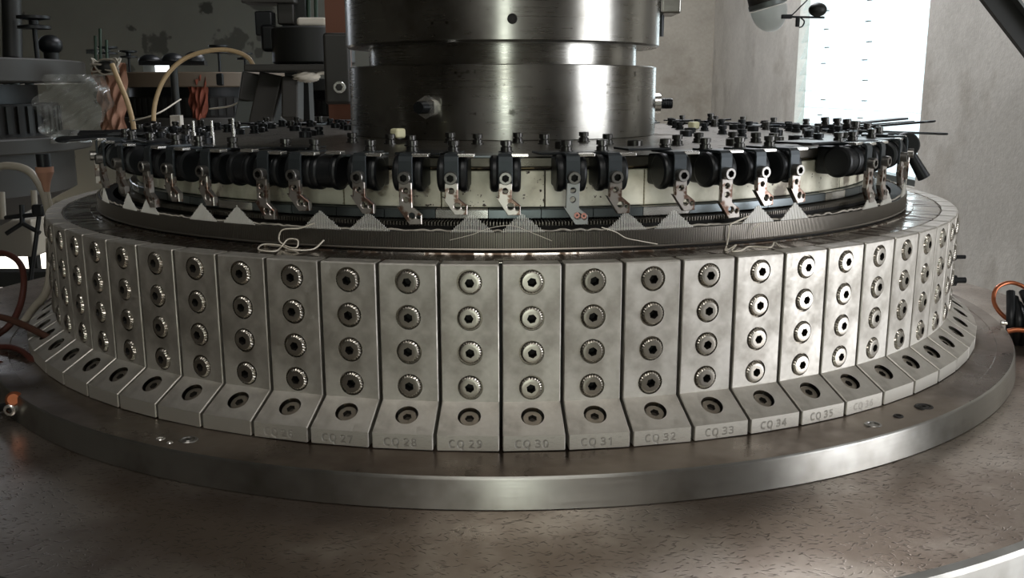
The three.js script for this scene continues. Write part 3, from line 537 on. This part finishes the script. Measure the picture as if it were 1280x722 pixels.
// ------------------------------------------------------------------ small things on and round the machine
{
  const knob = (p, label) => { const g = thing('ivory_plug', p, rr(0, 3), label, 'plug'); mesh('cap_body', rbox(0.011, 0.0085, 0.010, 0.0022, 0, 0.0045, 0), M.ivory, g); mesh('cap_stem', rod([0, -0.0005, 0], [0, 0.002, 0], 0.003), M.bolt, g); };
  knob([-0.092, Y0 + 0.0655, 0.192], 'small square ivory plastic cap on the dial in front of the column');
  knob([0.222, Y0 + 0.0620, -0.085], 'small square ivory plastic cap on the dial to the right of the column');
  // flat arms and a lever standing out at the right end of the dial
  const arm = (a, b, w, label, tip, m = M.plateDark) => {
    const A = V3(...a), B = V3(...b), rr0 = Math.hypot(A.x, A.z); A.set(A.x / rr0 * 0.352, Y0 + 0.0665, A.z / rr0 * 0.352); const L = A.distanceTo(B), g = new THREE.Group(); g.name = numbered('flat_arm'); g.position.copy(A); g.quaternion.setFromUnitVectors(V3(1, 0, 0), B.clone().sub(A).normalize()); scene.add(g);
    tag(g, label, 'arm', 'flat metal arms standing out at the ends of the dial');
    mesh('arm_strip', rbox(L, 0.0022, w, 0.0008, L / 2, 0, 0), m, g); mesh('arm_screw', put(capHead.clone(), 0.008, 0.0011, 0, 0, 0, 0), M.bolt, g);
    if (tip) { const t = mesh('arm_tip', put(lathe([[0.0001, -0.0014], [0.006, -0.001], [0.0065, 0], [0.006, 0.001], [0.0001, 0.0014]], 18), 0, 0, 0), m, g); t.position.set(L, 0, 0); t.scale.set(1.3, 1, 0.8); }
  };
  arm(atA(1102, 165, 1.06), atA(1130, 148, 1.07), 0.018, 'short wide dark arm slanting up at the right end of the dial');
  arm(atA(1116, 166, 1.02), atA(1142, 152, 1.03), 0.006, 'short thin dark arm slanting up at the right end of the dial, in the middle');
  arm(atA(1124, 167, 0.98), atA(1160, 152, 0.99), 0.006, 'thin arm with a pointed end reaching past the window edge on the right', true);
  arm(atA(1128, 169, 0.94), atA(1174, 167, 0.93), 0.008, 'nearly level dark arm with a spoon tip, lowest on the right', true);
  arm(atA(893, 159, 1.26), atA(913, 149, 1.25), 0.008, 'short dark arm on the far edge of the dial, left of the window');
  arm(atA(118, 176, 0.93), atA(80, 174, 0.92), 0.008, 'dark flat arm with a spoon tip at the shaded left end of the dial', true);
  arm(atA(128, 171, 0.96), atA(98, 166, 0.96), 0.009, 'dark flat arm without a tip at the shaded left end of the dial');
  const lev = thing('lever_handle', polar(0.402, 69, 0.056), 69 * D2R, 'black lever handle hanging outwards at the right end of the dial', 'lever');
  mesh('lever_hub', put(lathe([[0.0001, -0.006], [0.011, -0.006], [0.012, -0.004], [0.012, 0.004], [0.011, 0.006], [0.0001, 0.006]], 24), 0, 0, 0, 0, 0, Math.PI / 2), M.black, lev);
  mesh('lever_grip', rod([0, -0.004, 0.002], [0.004, -0.030, 0.018], 0.0042, 0.0058, 16), M.black, lev);
  // threaded rods sticking out on the far right of the ring, and on the left
  const stick = (u, v, d, r, label) => { const A = at(u, v, d), g = thing('side_bolt', A.toArray(), 0, label, 'bolt'); mesh('bolt_shank', rod([-0.02, 0, 0], [0.0055, 0, 0], r), M.black, g); mesh('bolt_nut', put(new THREE.CylinderGeometry(r * 1.9, r * 1.9, 0.005, 6).toNonIndexed(), -0.006, 0, 0, 0, 0, Math.PI / 2), M.black, g); };
  stick(1199, 321, 0.86, 0.0018, 'thin black bolt sticking out at the far right of the ring, upper one');
  stick(1199, 350, 0.86, 0.0028, 'thick black bolt sticking out at the far right of the ring, lower one');
  // loose yarn
  const yarn = (pts, r, label) => tag(mesh('loose_yarn', tube(pts, r, 160, 6), M.yarn), label, 'yarn', 'loose ends of yarn on the machine');
  const Pf = (x, y, d) => at(x, y, d);
  yarn([[393, 279, 0.6463], [375, 285, 0.6507], [352, 288, 0.6563], [349, 300, 0.6586], [357, 307, 0.6553], [371, 309, 0.6485], [372, 300, 0.6532], [360, 299, 0.6558], [352, 308, 0.6519], [342, 314, 0.6324], [324, 312, 0.6389], [331, 305, 0.6623], [348, 306, 0.6597], [366, 312, 0.6387], [392, 311, 0.6417], [405, 300, 0.6467]].map((p) => Pf(...p)), 0.00055, 'pale loop of loose yarn curled over the drum edge in the left half');
  yarn([[936, 270, 0.6655], [920, 277, 0.6617], [913, 281, 0.6603], [911, 292, 0.6612], [909, 304, 0.6622], [907, 313, 0.6321], [914, 310, 0.6417], [920, 306, 0.6550], [916, 314, 0.6289], [926, 313, 0.6320], [938, 308, 0.6481], [962, 309, 0.6447], [968, 303, 0.6600], [975, 309, 0.6446]].map((p) => Pf(...p)), 0.0006, 'pale strand of loose yarn hanging down the drum in the right half');
  yarn([[752, 284, 0.6329], [770, 290, 0.6355], [782, 297, 0.6376], [800, 301, 0.6404], [822, 305, 0.6441]].map((p) => Pf(...p)), 0.0004, 'thin straight end of yarn slanting down the drum right of centre');
  yarn([[951, 278, 0.6704], [943, 285, 0.6690], [940, 293, 0.6690]].map((p) => Pf(...p)), 0.0004, 'very short end of yarn on the drum, right of the hanging strand');
  yarn([[562, 300, 0.6290], [590, 293, 0.6275], [612, 285, 0.6268], [640, 282, 0.6266], [668, 292, 0.6270], [690, 301, 0.6280]].map((p) => Pf(...p)), 0.0002, 'thin yarn lying in a shallow arch across the drum at the centre');
}

// ------------------------------------------------------------------ cables and oil pipes
{
  const cable = (name, pts, r, m, label, cat) => tag(mesh(name, tube(pts.map((p) => at(...p)), r, 120, 10), m), label, cat);
  cable('cable', [[-30, 318, .95], [4, 316, .94], [24, 328, .92], [30, 350, .9], [24, 385, .88], [8, 410, .86], [-30, 432, .84]], 0.0030, M.cableRed, 'dark red cable bowed round at the left edge, before the bed plate', 'cable');
  cable('cable', [[-30, 392, .84], [5, 397, .83], [40, 411, .815], [75, 430, .80], [96, 442, .79]], 0.0030, M.cableBrown, 'brown cable running in from the left over the feet of the shaded blocks', 'cable');
  cable('cable', [[-20, 434, .83], [15, 434, .82], [35, 445, .80], [42, 456, .79], [25, 462, .785], [-20, 446, .79]], 0.0026, M.cableRed, 'dark red cable loop lying on the base ring at the left edge', 'cable');
  cable('cable', [[-20, 446, .81], [10, 452, .80], [28, 464, .79], [38, 462, .785]], 0.0024, M.copper, 'short orange cable beside the dark red loop at the left edge', 'cable');
  cable('hose', [[62, 300, 1.05], [62, 345, 1.0], [56, 368, .97], [42, 385, .95], [30, 402, .93], [12, 420, .92]], 0.0042, M.hoseGrey, 'grey hose running down behind the shaded left blocks to the bed plate', 'hose');
  cable('copper_pipe', [[1300, 372, .93], [1275, 356, .94], [1262, 353, .94], [1246, 360, .935], [1242, 374, .93], [1248, 388, .92], [1262, 400, .91], [1282, 407, .9], [1310, 412, .89]], 0.0021, M.copper, 'bent copper oil pipe loop at the right edge', 'pipe');
  cable('copper_pipe', [[1251, 403, .90], [1262, 404, .898], [1282, 402, .896], [1310, 396, .89]], 0.0022, M.bright, 'straight bright pipe end under the copper loop at the right edge', 'pipe');
  cable('copper_pipe', [[1259, 414, .89], [1270, 412, .888], [1284, 413, .885], [1310, 416, .88]], 0.0024, M.copper, 'lowest stub of copper pipe under the loop at the right edge', 'pipe');
  // black bundle of hoses right of the ring
  const b = thing('hose_bundle', atA(1288, 415, 0.90), 0, 'black bundle of hoses beside the base ring at the right edge', 'hoses');
  for (let i = 0; i < 7; i++) mesh('hose', tube([[-0.012 + i * 0.004, 0.035 - (i % 3) * 0.006, -0.02], [-0.02 + i * 0.006, 0.01, 0.004 * (i % 4)], [-0.012 + i * 0.005, -0.02, -0.012], [0.01 + i * 0.004, -0.05, -0.03]], 0.0042, 40, 8), M.black, b);
  const nip = thing('pipe_nipple', atA(14, 508, 0.70), 0, 'small copper nipple with a steel end at the lower left edge', 'nipple');
  mesh('nipple_body', put(lathe([[0.0001, -0.006], [0.0045, -0.006], [0.0062, -0.003], [0.0062, 0.002], [0.004, 0.006], [0.0001, 0.006]], 20), 0.001, 0.004, -0.004, 1.2, 0, -0.3), M.copper, nip);
  mesh('nipple_end', put(socketHead([[0.0044, 0], [0.0044, 0.005], [0.0036, 0.0056], [0.0026, 0.0056]], 0.0024, 0.004, 20), 0.001, -0.0012, 0), M.bright, nip);
  mesh('nipple_arm', rod([-0.06, -0.02, -0.03], [-0.002, 0, -0.004], 0.003), M.black, nip);
}

// ------------------------------------------------------------------ lamp, beam
{
  const p = at(960, 8, 2.1), lamp = thing('glass_lamp', p.toArray(), 0, 'round glass lamp with a grey cap hanging tilted before the wall, left of the window', 'lamp');
  const tilt = new THREE.Euler(0, 0, 0.28), capG = lathe([[0.036, 0.004], [0.040, 0.006], [0.040, 0.05], [0.032, 0.07], [0.02, 0.09], [0.0001, 0.09]], 40), rimG = lathe([[0.034, -0.002], [0.042, 0], [0.042, 0.010], [0.036, 0.012]], 40);
  const prof = []; for (let i = 0; i <= 16; i++) { const a = i / 16 * Math.PI / 2; prof.push([Math.max(0.0001, 0.040 * Math.sin(a)), -0.052 * Math.cos(a) - 0.004]); }
  const bulbG = new THREE.LatheGeometry(prof.map((q) => new THREE.Vector2(...q)), 40);
  for (const [n, g, m] of [['lamp_cap', capG, M.paint], ['cap_rim', rimG, M.alu], ['glass_globe', bulbG, M.frost]]) { const o = mesh(n, g, m, lamp); o.rotation.copy(tilt); }
  mesh('lamp_cord', rod([-0.025, 0.085, 0], [-0.2, 0.7, 0], 0.004), M.black, lamp);
  const c = thing('rod_clamp', atA(995, 22, 2.0), 0, 'thin dark rod with clamps and a dark knob, before the window beside the glass lamp', 'clamp');
  mesh('clamp_rod', rod([-0.03, 0.002, 0], [0.06, 0, 0], 0.0022), M.black, c); mesh('clamp_block', rbox(0.022, 0.009, 0.01, 0.002, -0.02, 0.002, 0), M.black, c);
  mesh('clamp_jaw', rbox(0.008, 0.022, 0.008, 0.002, 0.004, -0.008, 0), M.black, c); mesh('clamp_hook', tube([[0.01, 0.0, 0], [0.018, -0.008, 0], [0.014, -0.018, 0], [0.008, -0.02, 0]], 0.0016, 24, 6), M.black, c);
  mesh('clamp_knob', new THREE.SphereGeometry(0.016, 20, 14).scale(1.2, 0.9, 1).translate(0.045, 0.016, 0), M.paintDark, c); mesh('clamp_wire', tube([[-0.01, 0.004, 0], [0.008, 0.022, 0], [0.03, 0.05, 0], [0.05, 0.4, 0]], 0.0014, 30, 6), M.black, c);
  const A = at(1232, -10, 1.5), B = at(1300, 66, 1.5), d = B.clone().sub(A), mid = A.clone().add(B).multiplyScalar(0.5).add(d.clone().multiplyScalar(0));
  const beam = thing('steel_beam', mid.toArray(), 0, 'dark steel beam slanting across the upper right corner', 'beam'); beam.userData.kind = 'thing';
  const L = d.length() * 9, ang = Math.atan2(d.y, d.x); mesh('beam_web', box(L, 0.034, 0.012, 0, 0, 0, 0, 0, ang), M.paintDark, beam); mesh('beam_flange', box(L, 0.004, 0.03, 0.0118, 0.0135, 0.008, 0, 0, ang), M.alu, beam);
}

// ------------------------------------------------------------------ the dim left background: other machines, posts, cloth, hoses
{
  function machine(cx, cz, ro, yT, tY, bodyMat, ringMat, wheels, label) {
    const g = thing('knitting_machine', [cx, 0, cz], 0, label, 'knitting machine');
    mesh('machine_base', lathe([[0.1, 0], [ro * 0.44, 0], [ro * 0.44, 0.05], [ro * 0.36, 0.1], [ro * 0.36, yT - 0.3], [ro * 0.9, yT - 0.16], [ro * 0.9, yT - 0.05], [ro * 0.4, yT - 0.05]], 64), bodyMat, g);
    mesh('bed_ring', ringSolid(ro * 0.3, ro, yT - 0.05, yT - 0.01, 96, 0.004), M.paint, g);
    mesh('cam_drum', lathe([[ro * 0.84, yT - 0.012], [ro * 0.84, yT + 0.075], [ro * 0.5, yT + 0.075]], 96), M.drum, g);
    const rib = box(0.016, 0.07, 0.006); for (let i = 0; i < 72; i++) { const a = i * 5 * D2R, r = mesh('cam_box', rib, i % 3 ? M.paintDark : M.drum, g); r.position.set(Math.sin(a) * ro * 0.845, yT + 0.034, Math.cos(a) * ro * 0.845); r.rotation.y = a; }
    mesh('dial_drum', lathe([[ro * 0.74, yT + 0.075], [ro * 0.74, yT + 0.125], [ro * 0.2, yT + 0.125]], 96), M.black, g);
    for (let i = 0; i < 12; i++) { const a = i * 30 * D2R, p = mesh('ring_post', rod([0, yT + 0.12, 0], [0, tY, 0], 0.012), M.alu, g); p.position.set(Math.sin(a) * ro * 0.7, 0, Math.cos(a) * ro * 0.7); }
    mesh('feeder_ring', ringSolid(ro * 0.72, ro * 1.0, tY, tY + 0.06, 96, 0.004), ringMat, g);
    mesh('top_hub', lathe([[0.12, yT + 0.12], [0.12, tY + 0.02], [0.0001, tY + 0.02]], 40), M.paintDark, g);
    for (const dg of wheels) { const a = dg * D2R, q = mesh('yarn_wheel', merge([rod([0, 0.058, 0], [0, 0.17, 0], 0.006), lathe([[0.0001, 0.165], [0.04, 0.165], [0.04, 0.172], [0.012, 0.176], [0.012, 0.186], [0.04, 0.19], [0.04, 0.197], [0.0001, 0.197]], 24), rbox(0.036, 0.05, 0.036, 0.006, 0, 0.06, 0.01)]), M.black, g); q.position.set(Math.sin(a) * ro * 0.95, tY - 0.03, Math.cos(a) * ro * 0.95); }
    return g;
  }
  machine(-1.67, -1.6, 0.50, 1.05, 1.18, M.paint, M.paint, [78, 200, 320], 'knitting machine with a wide grey feeder ring, cut by the left photo edge');
  machine(-1.34, -3.35, 0.44, 1.06, 1.175, M.paintDark, M.tan, [25, 100, 170, 250, 310], 'dim knitting machine with a tan feeder ring, behind the arched hose');
  machine(-0.86, -4.3, 0.42, 1.04, 1.16, M.paintDark, M.paintDark, [60, 140, 230, 330], 'dark knitting machine farthest back, behind the rust-red hanging cloth');
  tag(mesh('mast', rod(at(16, 73, 2.5), at(12, -90, 2.5), 0.024), M.paintDark), 'dark upright pipe rising from the grey feeder ring at the left edge', 'pipe');
  for (const [u, v, w] of [[120, 45, 'left'], [126, 36, 'middle'], [134, 50, 'right']]) tag(mesh('green_tube', rod(at(u, 88, 2.7), at(u - 1, v, 2.7), 0.004), M.green), `thin dark green rod above the pink hanging cloth, ${w} one of three`, 'rod');
  // grey machine head right of the arched hose
  const h = thing('drum_stand', atA(372, 130, 1.95).map((v, i) => (i === 1 ? 0 : v)), 0, 'grey machine head with a round drum on bent plate legs, left of the column', 'machine');
  const o = h.position, L = (u, v, d) => at(u, v, d).sub(o);
  { const c = L(392, 58, 2.0); mesh('head_drum', lathe([[0.02, -0.036], [0.083, -0.036], [0.086, -0.033], [0.086, 0.034], [0.080, 0.037], [0.0001, 0.037]], 64).translate(c.x, c.y, c.z), M.paintDark, h);
    const t = L(380, 86, 1.98); mesh('head_table', rbox(0.20, 0.014, 0.20, 0.004, t.x, t.y, t.z), M.paint, h);
    const bar = (a, b, w, m, nm) => { const A = L(...a), B = L(...b), dd = B.clone().sub(A); mesh(nm, rbox(w, dd.length(), 0.05, 0.004).applyQuaternion(new THREE.Quaternion().setFromUnitVectors(V3(0, 1, 0), dd.normalize())).translate((A.x + B.x) / 2, (A.y + B.y) / 2, (A.z + B.z) / 2), m, h); };
    bar([343, 95, 1.96], [326, 172, 1.96], 0.045, M.paint, 'leg_plate'); bar([366, 98, 1.94], [366, 150, 1.94], 0.034, M.paint, 'leg_plate'); bar([318, 92, 1.98], [313, 128, 1.98], 0.012, M.paint, 'leg_plate'); bar([313, 126, 1.98], [303, 172, 1.98], 0.012, M.alu, 'leg_plate');
    const s = L(332, 30, 2.0); mesh('switch_box', rbox(0.036, 0.05, 0.04, 0.004, s.x, s.y, s.z), M.black, h); const s2 = L(360, 18, 2.02); mesh('motor_block', rbox(0.036, 0.045, 0.05, 0.004, s2.x, s2.y, s2.z), M.paint, h);
    const k = L(337, 48, 1.99); mesh('cable_block', rbox(0.03, 0.055, 0.04, 0.008, k.x, k.y, k.z), M.black, h); const tp = L(340, 2, 2.0); mesh('top_plate', rbox(0.11, 0.012, 0.08, 0.003, tp.x, tp.y, tp.z), M.paint, h);
    mesh('pedestal', box(0.12, 0.9, 0.12, 0, 0.45, -0.1), M.paintDark, h); mesh('column', box(0.05, 0.5, 0.05, -0.02, 1.1, -0.12), M.paintDark, h);
    const y = L(392, 28, 1.96); mesh('yarn_pad', rbox(0.062, 0.017, 0.05, 0.007, y.x, y.y, y.z), M.yarn, h);
  }
  { const a = L(384, 96, 1.9).add(o); const r = thing('rag', a.toArray(), 0, 'crumpled pale rag under the grey machine drum', 'rag'); const g = new THREE.SphereGeometry(0.016, 24, 16); const p = g.attributes.position; for (let i = 0; i < p.count; i++) { const q = 1 + 0.3 * Math.sin(i * 1.7) * Math.sin(i * 0.37); p.setXYZ(i, p.getX(i) * 1.6 * q, p.getY(i) * 0.6 * q, p.getZ(i) * q); } g.computeVertexNormals(); mesh('rag_body', g, M.yarn, r); mesh('rag_tail', tube([[0.01, 0, 0], [0.03, 0.008, 0], [0.045, 0.004, 0]], 0.004, 20, 8), M.yarn, r); }
  for (const [u, i] of [[386, 0], [395, 1]]) tag(mesh('green_tube', rod(at(u, 26, 2.02), at(u - 1, -60, 2.02), 0.004), M.green), i ? 'thin green tube above the grey drum, right one of two' : 'thin green tube above the grey drum, left one of two', 'tube');
  // rust-brown post with grey plate and hollow bolt, just left of the column
  const post = thing('post', atA(421, 60, 1.55).map((v, i) => (i === 1 ? 0 : v)), 0, 'rust-brown post with a rounded grey plate, close left of the column', 'post');
  const pl = at(422, 86, 1.52).sub(post.position);
  mesh('post_bar', box(0.038, 2.4, 0.02, 0, 1.2, -0.02), M.rust, post);
  mesh('post_plate', rbox(0.043, 0.112, 0.016, 0.006, pl.x, pl.y, pl.z), M.paint, post);
  { const b = at(424, 109, 1.5).sub(post.position); mesh('hollow_bolt', socketHead([[0.0095, 0], [0.0095, 0.006], [0.0088, 0.0072], [0.0066, 0.0072]], 0.0060, 0.007, 24).translate(b.x, b.y, b.z - 0.006), M.bright, post); }
  // hoses
  const cable = (pts, r, m, label, cat, nm) => tag(mesh(nm, tube(pts.map((p) => at(...p)), r, 100, 10), m), label, cat);
  cable([[195, 172, 2.0], [192, 150, 2.0], [195, 124, 2.0], [207, 96, 2.0], [228, 75, 2.0], [258, 64, 2.0], [288, 63, 2.0], [310, 72, 2.0], [318, 84, 2.0]], 0.0048, M.hose, 'tan hose arching high over the background machines', 'hose', 'hose');
  cable([[140, 80, 2.2], [148, 100, 2.2], [160, 130, 2.2], [168, 165, 2.2], [174, 260, 2.3], [172, 640, 2.3]], 0.0058, M.hose, 'straight tan hose slanting down right of the pink hanging cloth', 'hose', 'hose');
  cable([[-20, 212, 1.5], [12, 207, 1.5], [36, 214, 1.5], [52, 236, 1.5], [60, 262, 1.5], [66, 300, 1.5]], 0.0062, M.hoseGrey, 'thick grey-tan hose arching at the left edge below the grey ring', 'hose', 'hose');
  // hanging cloths
  function cloth(u0, v0, u1, v1, d, m, label) {
    const nx = 26, ny = 24, g = new THREE.PlaneGeometry(1, 1, nx, ny), p = g.attributes.position, A = at(u0, v0, d), B = at(u1, v1, d), w = B.x - A.x, hh = A.y - B.y;
    for (let i = 0; i < p.count; i++) { const s = p.getX(i) + 0.5, t = 0.5 - p.getY(i), nar = 0.92 - 0.3 * t + 0.07 * Math.sin(t * 7 + u0) + 0.05 * Math.sin(t * 17); p.setXYZ(i, ((s - 0.5) * nar + 0.05 * Math.sin(t * 3 + 1)) * w, (0.5 - t) * hh + 0.012 * Math.sin(s * 9), 0.006 * Math.sin(s * 27 + 5 * t) + 0.010 * Math.sin(t * 19 + s * 5 + 2 * Math.sin(s * 7)) + 0.03 * (0.5 - Math.abs(s - 0.5))); }
    g.computeVertexNormals(); const back = g.clone().translate(0, 0, -0.012); const gg = merge([g.toNonIndexed(), back.toNonIndexed()]);
    const c = mesh('hanging_cloth', gg, m); c.position.set((A.x + B.x) / 2, (A.y + B.y) / 2, A.z); return tag(c, label, 'cloth');
  }
  cloth(114, 84, 156, 178, 2.52, M.cloth, 'pinkish cloth bundle hanging beside the far-left machine');
  cloth(232, 96, 258, 172, 3.86, M.clothRust, 'rust-red cloth hanging in the middle of the left background');
  { const g = thing('plug', atA(56, 215, 1.45), 0, 'pale pink funnel-shaped plug hanging under the grey ring at the left', 'plug'); mesh('plug_body', lathe([[0.0001, -0.03], [0.004, -0.03], [0.007, -0.015], [0.013, 0], [0.013, 0.008], [0.0001, 0.008]], 24), M.cloth, g); mesh('plug_cap', lathe([[0.0001, 0.008], [0.0105, 0.008], [0.0105, 0.028], [0.0001, 0.028]], 24), M.black, g); mesh('plug_wire', tube([[0.002, -0.03, 0], [0.004, -0.06, 0], [-0.004, -0.12, 0]], 0.003, 20, 8), M.hoseGrey, g); }
  { const g = thing('support_post', atA(221, 150, 2.3).map((v, i) => (i === 1 ? 0 : v)), 0, 'pale grey square post standing between the two background machines', 'post'); mesh('post_bar', box(0.024, 1.10, 0.024, 0, 0.55, 0), M.plaster, g); mesh('post_foot', box(0.08, 0.012, 0.08, 0, 0.006, 0), M.paint, g); }
  { const p = at(8, 290, 3.4), g = thing('low_cabinet', [p.x, 0, p.z], 0, 'pale low metal cabinet far back at the left edge, above the bright floor strip', 'cabinet'); mesh('cabinet_body', rbox(0.62, 0.13, 0.3, 0.01, -0.14, p.y, 0), M.hoseGrey, g); for (const x of [-0.42, 0.14]) mesh('leg', box(0.03, p.y - 0.06, 0.03, x, (p.y - 0.06) / 2, 0.1), M.paintDark, g); }
  { const p = at(20, 347, 2.2), g = thing('floor_rail', [p.x, 0, p.z], 0, 'dark rail on posts low at the left edge, below the bright floor strip', 'rail'); mesh('rail_bar', rbox(0.5, 0.036, 0.05, 0.004, -0.16, p.y, 0), M.paintDark, g); for (const x of [-0.36, 0.06]) mesh('rail_post', box(0.03, p.y - 0.016, 0.03, x, (p.y - 0.016) / 2, 0), M.paintDark, g); }
  { const o = at(28, 282, 1.9), q = (u, v) => at(u, v, 1.9).sub(o), g = thing('yarn_stand', o.toArray(), 0, 'thin black stand on splayed legs below the arched hose at the left edge', 'stand'); mesh('stand_pole', rod(q(27, 256), q(28, 280), 0.005), M.black, g); for (const [u, v, w, z] of [[28, 279, 8, 292], [28, 279, 50, 291], [50, 262, 38, 352], [6, 272, 46, 268], [2, 240, 4, 274], [42, 238, 44, 268]]) mesh('stand_leg', rod(q(u, v), q(w, z), v < 245 ? 0.006 : 0.0045), v < 245 ? M.hoseGrey : M.black, g); mesh('stand_clamp', rbox(0.024, 0.024, 0.02, 0.005, q(51, 262).x, q(51, 262).y, 0), M.black, g); }
  // odds and ends standing between the background machines
  { const g = thing('motor_dome', atA(63, 56, 2.62), 0, 'black rounded motor dome standing on the wide grey feeder ring at the left', 'motor'); mesh('dome_body', new THREE.SphereGeometry(0.032, 24, 16).scale(1, 0.85, 1), M.black, g); mesh('dome_base', lathe([[0.0001, -0.05], [0.02, -0.05], [0.02, -0.02], [0.0001, -0.02]], 20), M.paintDark, g); }
  { const g = thing('thread_tangle', atA(133, 84, 2.5), 0, 'dark tangle of waste yarn on top of the pink hanging cloth', 'yarn tangle'); const pts = []; for (let i = 0; i < 46; i++) pts.push(V3(rr(-0.035, 0.035), rr(-0.02, 0.024), rr(-0.02, 0.02))); mesh('tangle_strand', tube(pts, 0.0028, 420, 6), M.hoseGrey, g); mesh('tangle_core', new THREE.IcosahedronGeometry(0.022, 2).scale(1.2, 0.8, 1), M.paintDark, g); }
  for (const [a, b, l] of [[[162, 152], [226, 124], 'slack pale yarn stretched low across the space between the two hoses'], [[262, 136], [310, 120], 'slack pale yarn stretched right of the rust-red cloth']]) tag(mesh('slack_yarn', tube([at(...a, 2.2), at((a[0] + b[0]) / 2, (a[1] + b[1]) / 2 + 5, 2.15), at(...b, a[0] > 200 ? 1.99 : 2.3)], 0.0018, 40, 6), M.yarn), l, 'yarn');
  { const g = thing('spool_rack', atA(216, 74, 2.9).map((v, i) => (i === 1 ? 0 : v)), 0, 'dark rack with three round black domes behind the arched hose', 'rack'); const yy = at(216, 74, 2.9).y; mesh('rack_pole', rod([0, 0, 0], [0, yy - 0.01, 0], 0.012), M.paintDark, g); mesh('rack_bar', box(0.2, 0.012, 0.03, 0, yy - 0.012, 0), M.black, g); for (const x of [-0.07, 0.0, 0.066]) mesh('rack_dome', new THREE.SphereGeometry(0.034, 20, 12, 0, Math.PI * 2, 0, Math.PI / 2).scale(1, 0.75 + x * 2, 1).translate(x, yy - 0.006, 0), M.black, g); }
  // clear plastic wrapping round the far-left machine
  { const g = new THREE.PlaneGeometry(0.17, 0.17, 34, 34), p = g.attributes.position; for (let i = 0; i < p.count; i++) { const x = p.getX(i), y = p.getY(i); p.setZ(i, 0.010 * Math.sin(x * 70 + y * 90) + 0.007 * Math.sin(y * 160 - x * 110) - x * 0.5); } g.computeVertexNormals(); for (let i = 0; i < p.count; i++) { const y = p.getY(i); p.setX(i, p.getX(i) * (0.72 + 0.2 * Math.sin(y * 34 + 1) + 0.08 * Math.sin(y * 95)) + 0.012 * Math.sin(y * 21)); } g.computeVertexNormals(); const w = mesh('plastic_wrap', g, M.wrap); w.position.copy(at(92, 136, 2.40)); tag(w, 'crinkled clear plastic wrapping at the right side of the far-left machine', 'plastic wrap'); }
}

renderer.render(scene, camera);
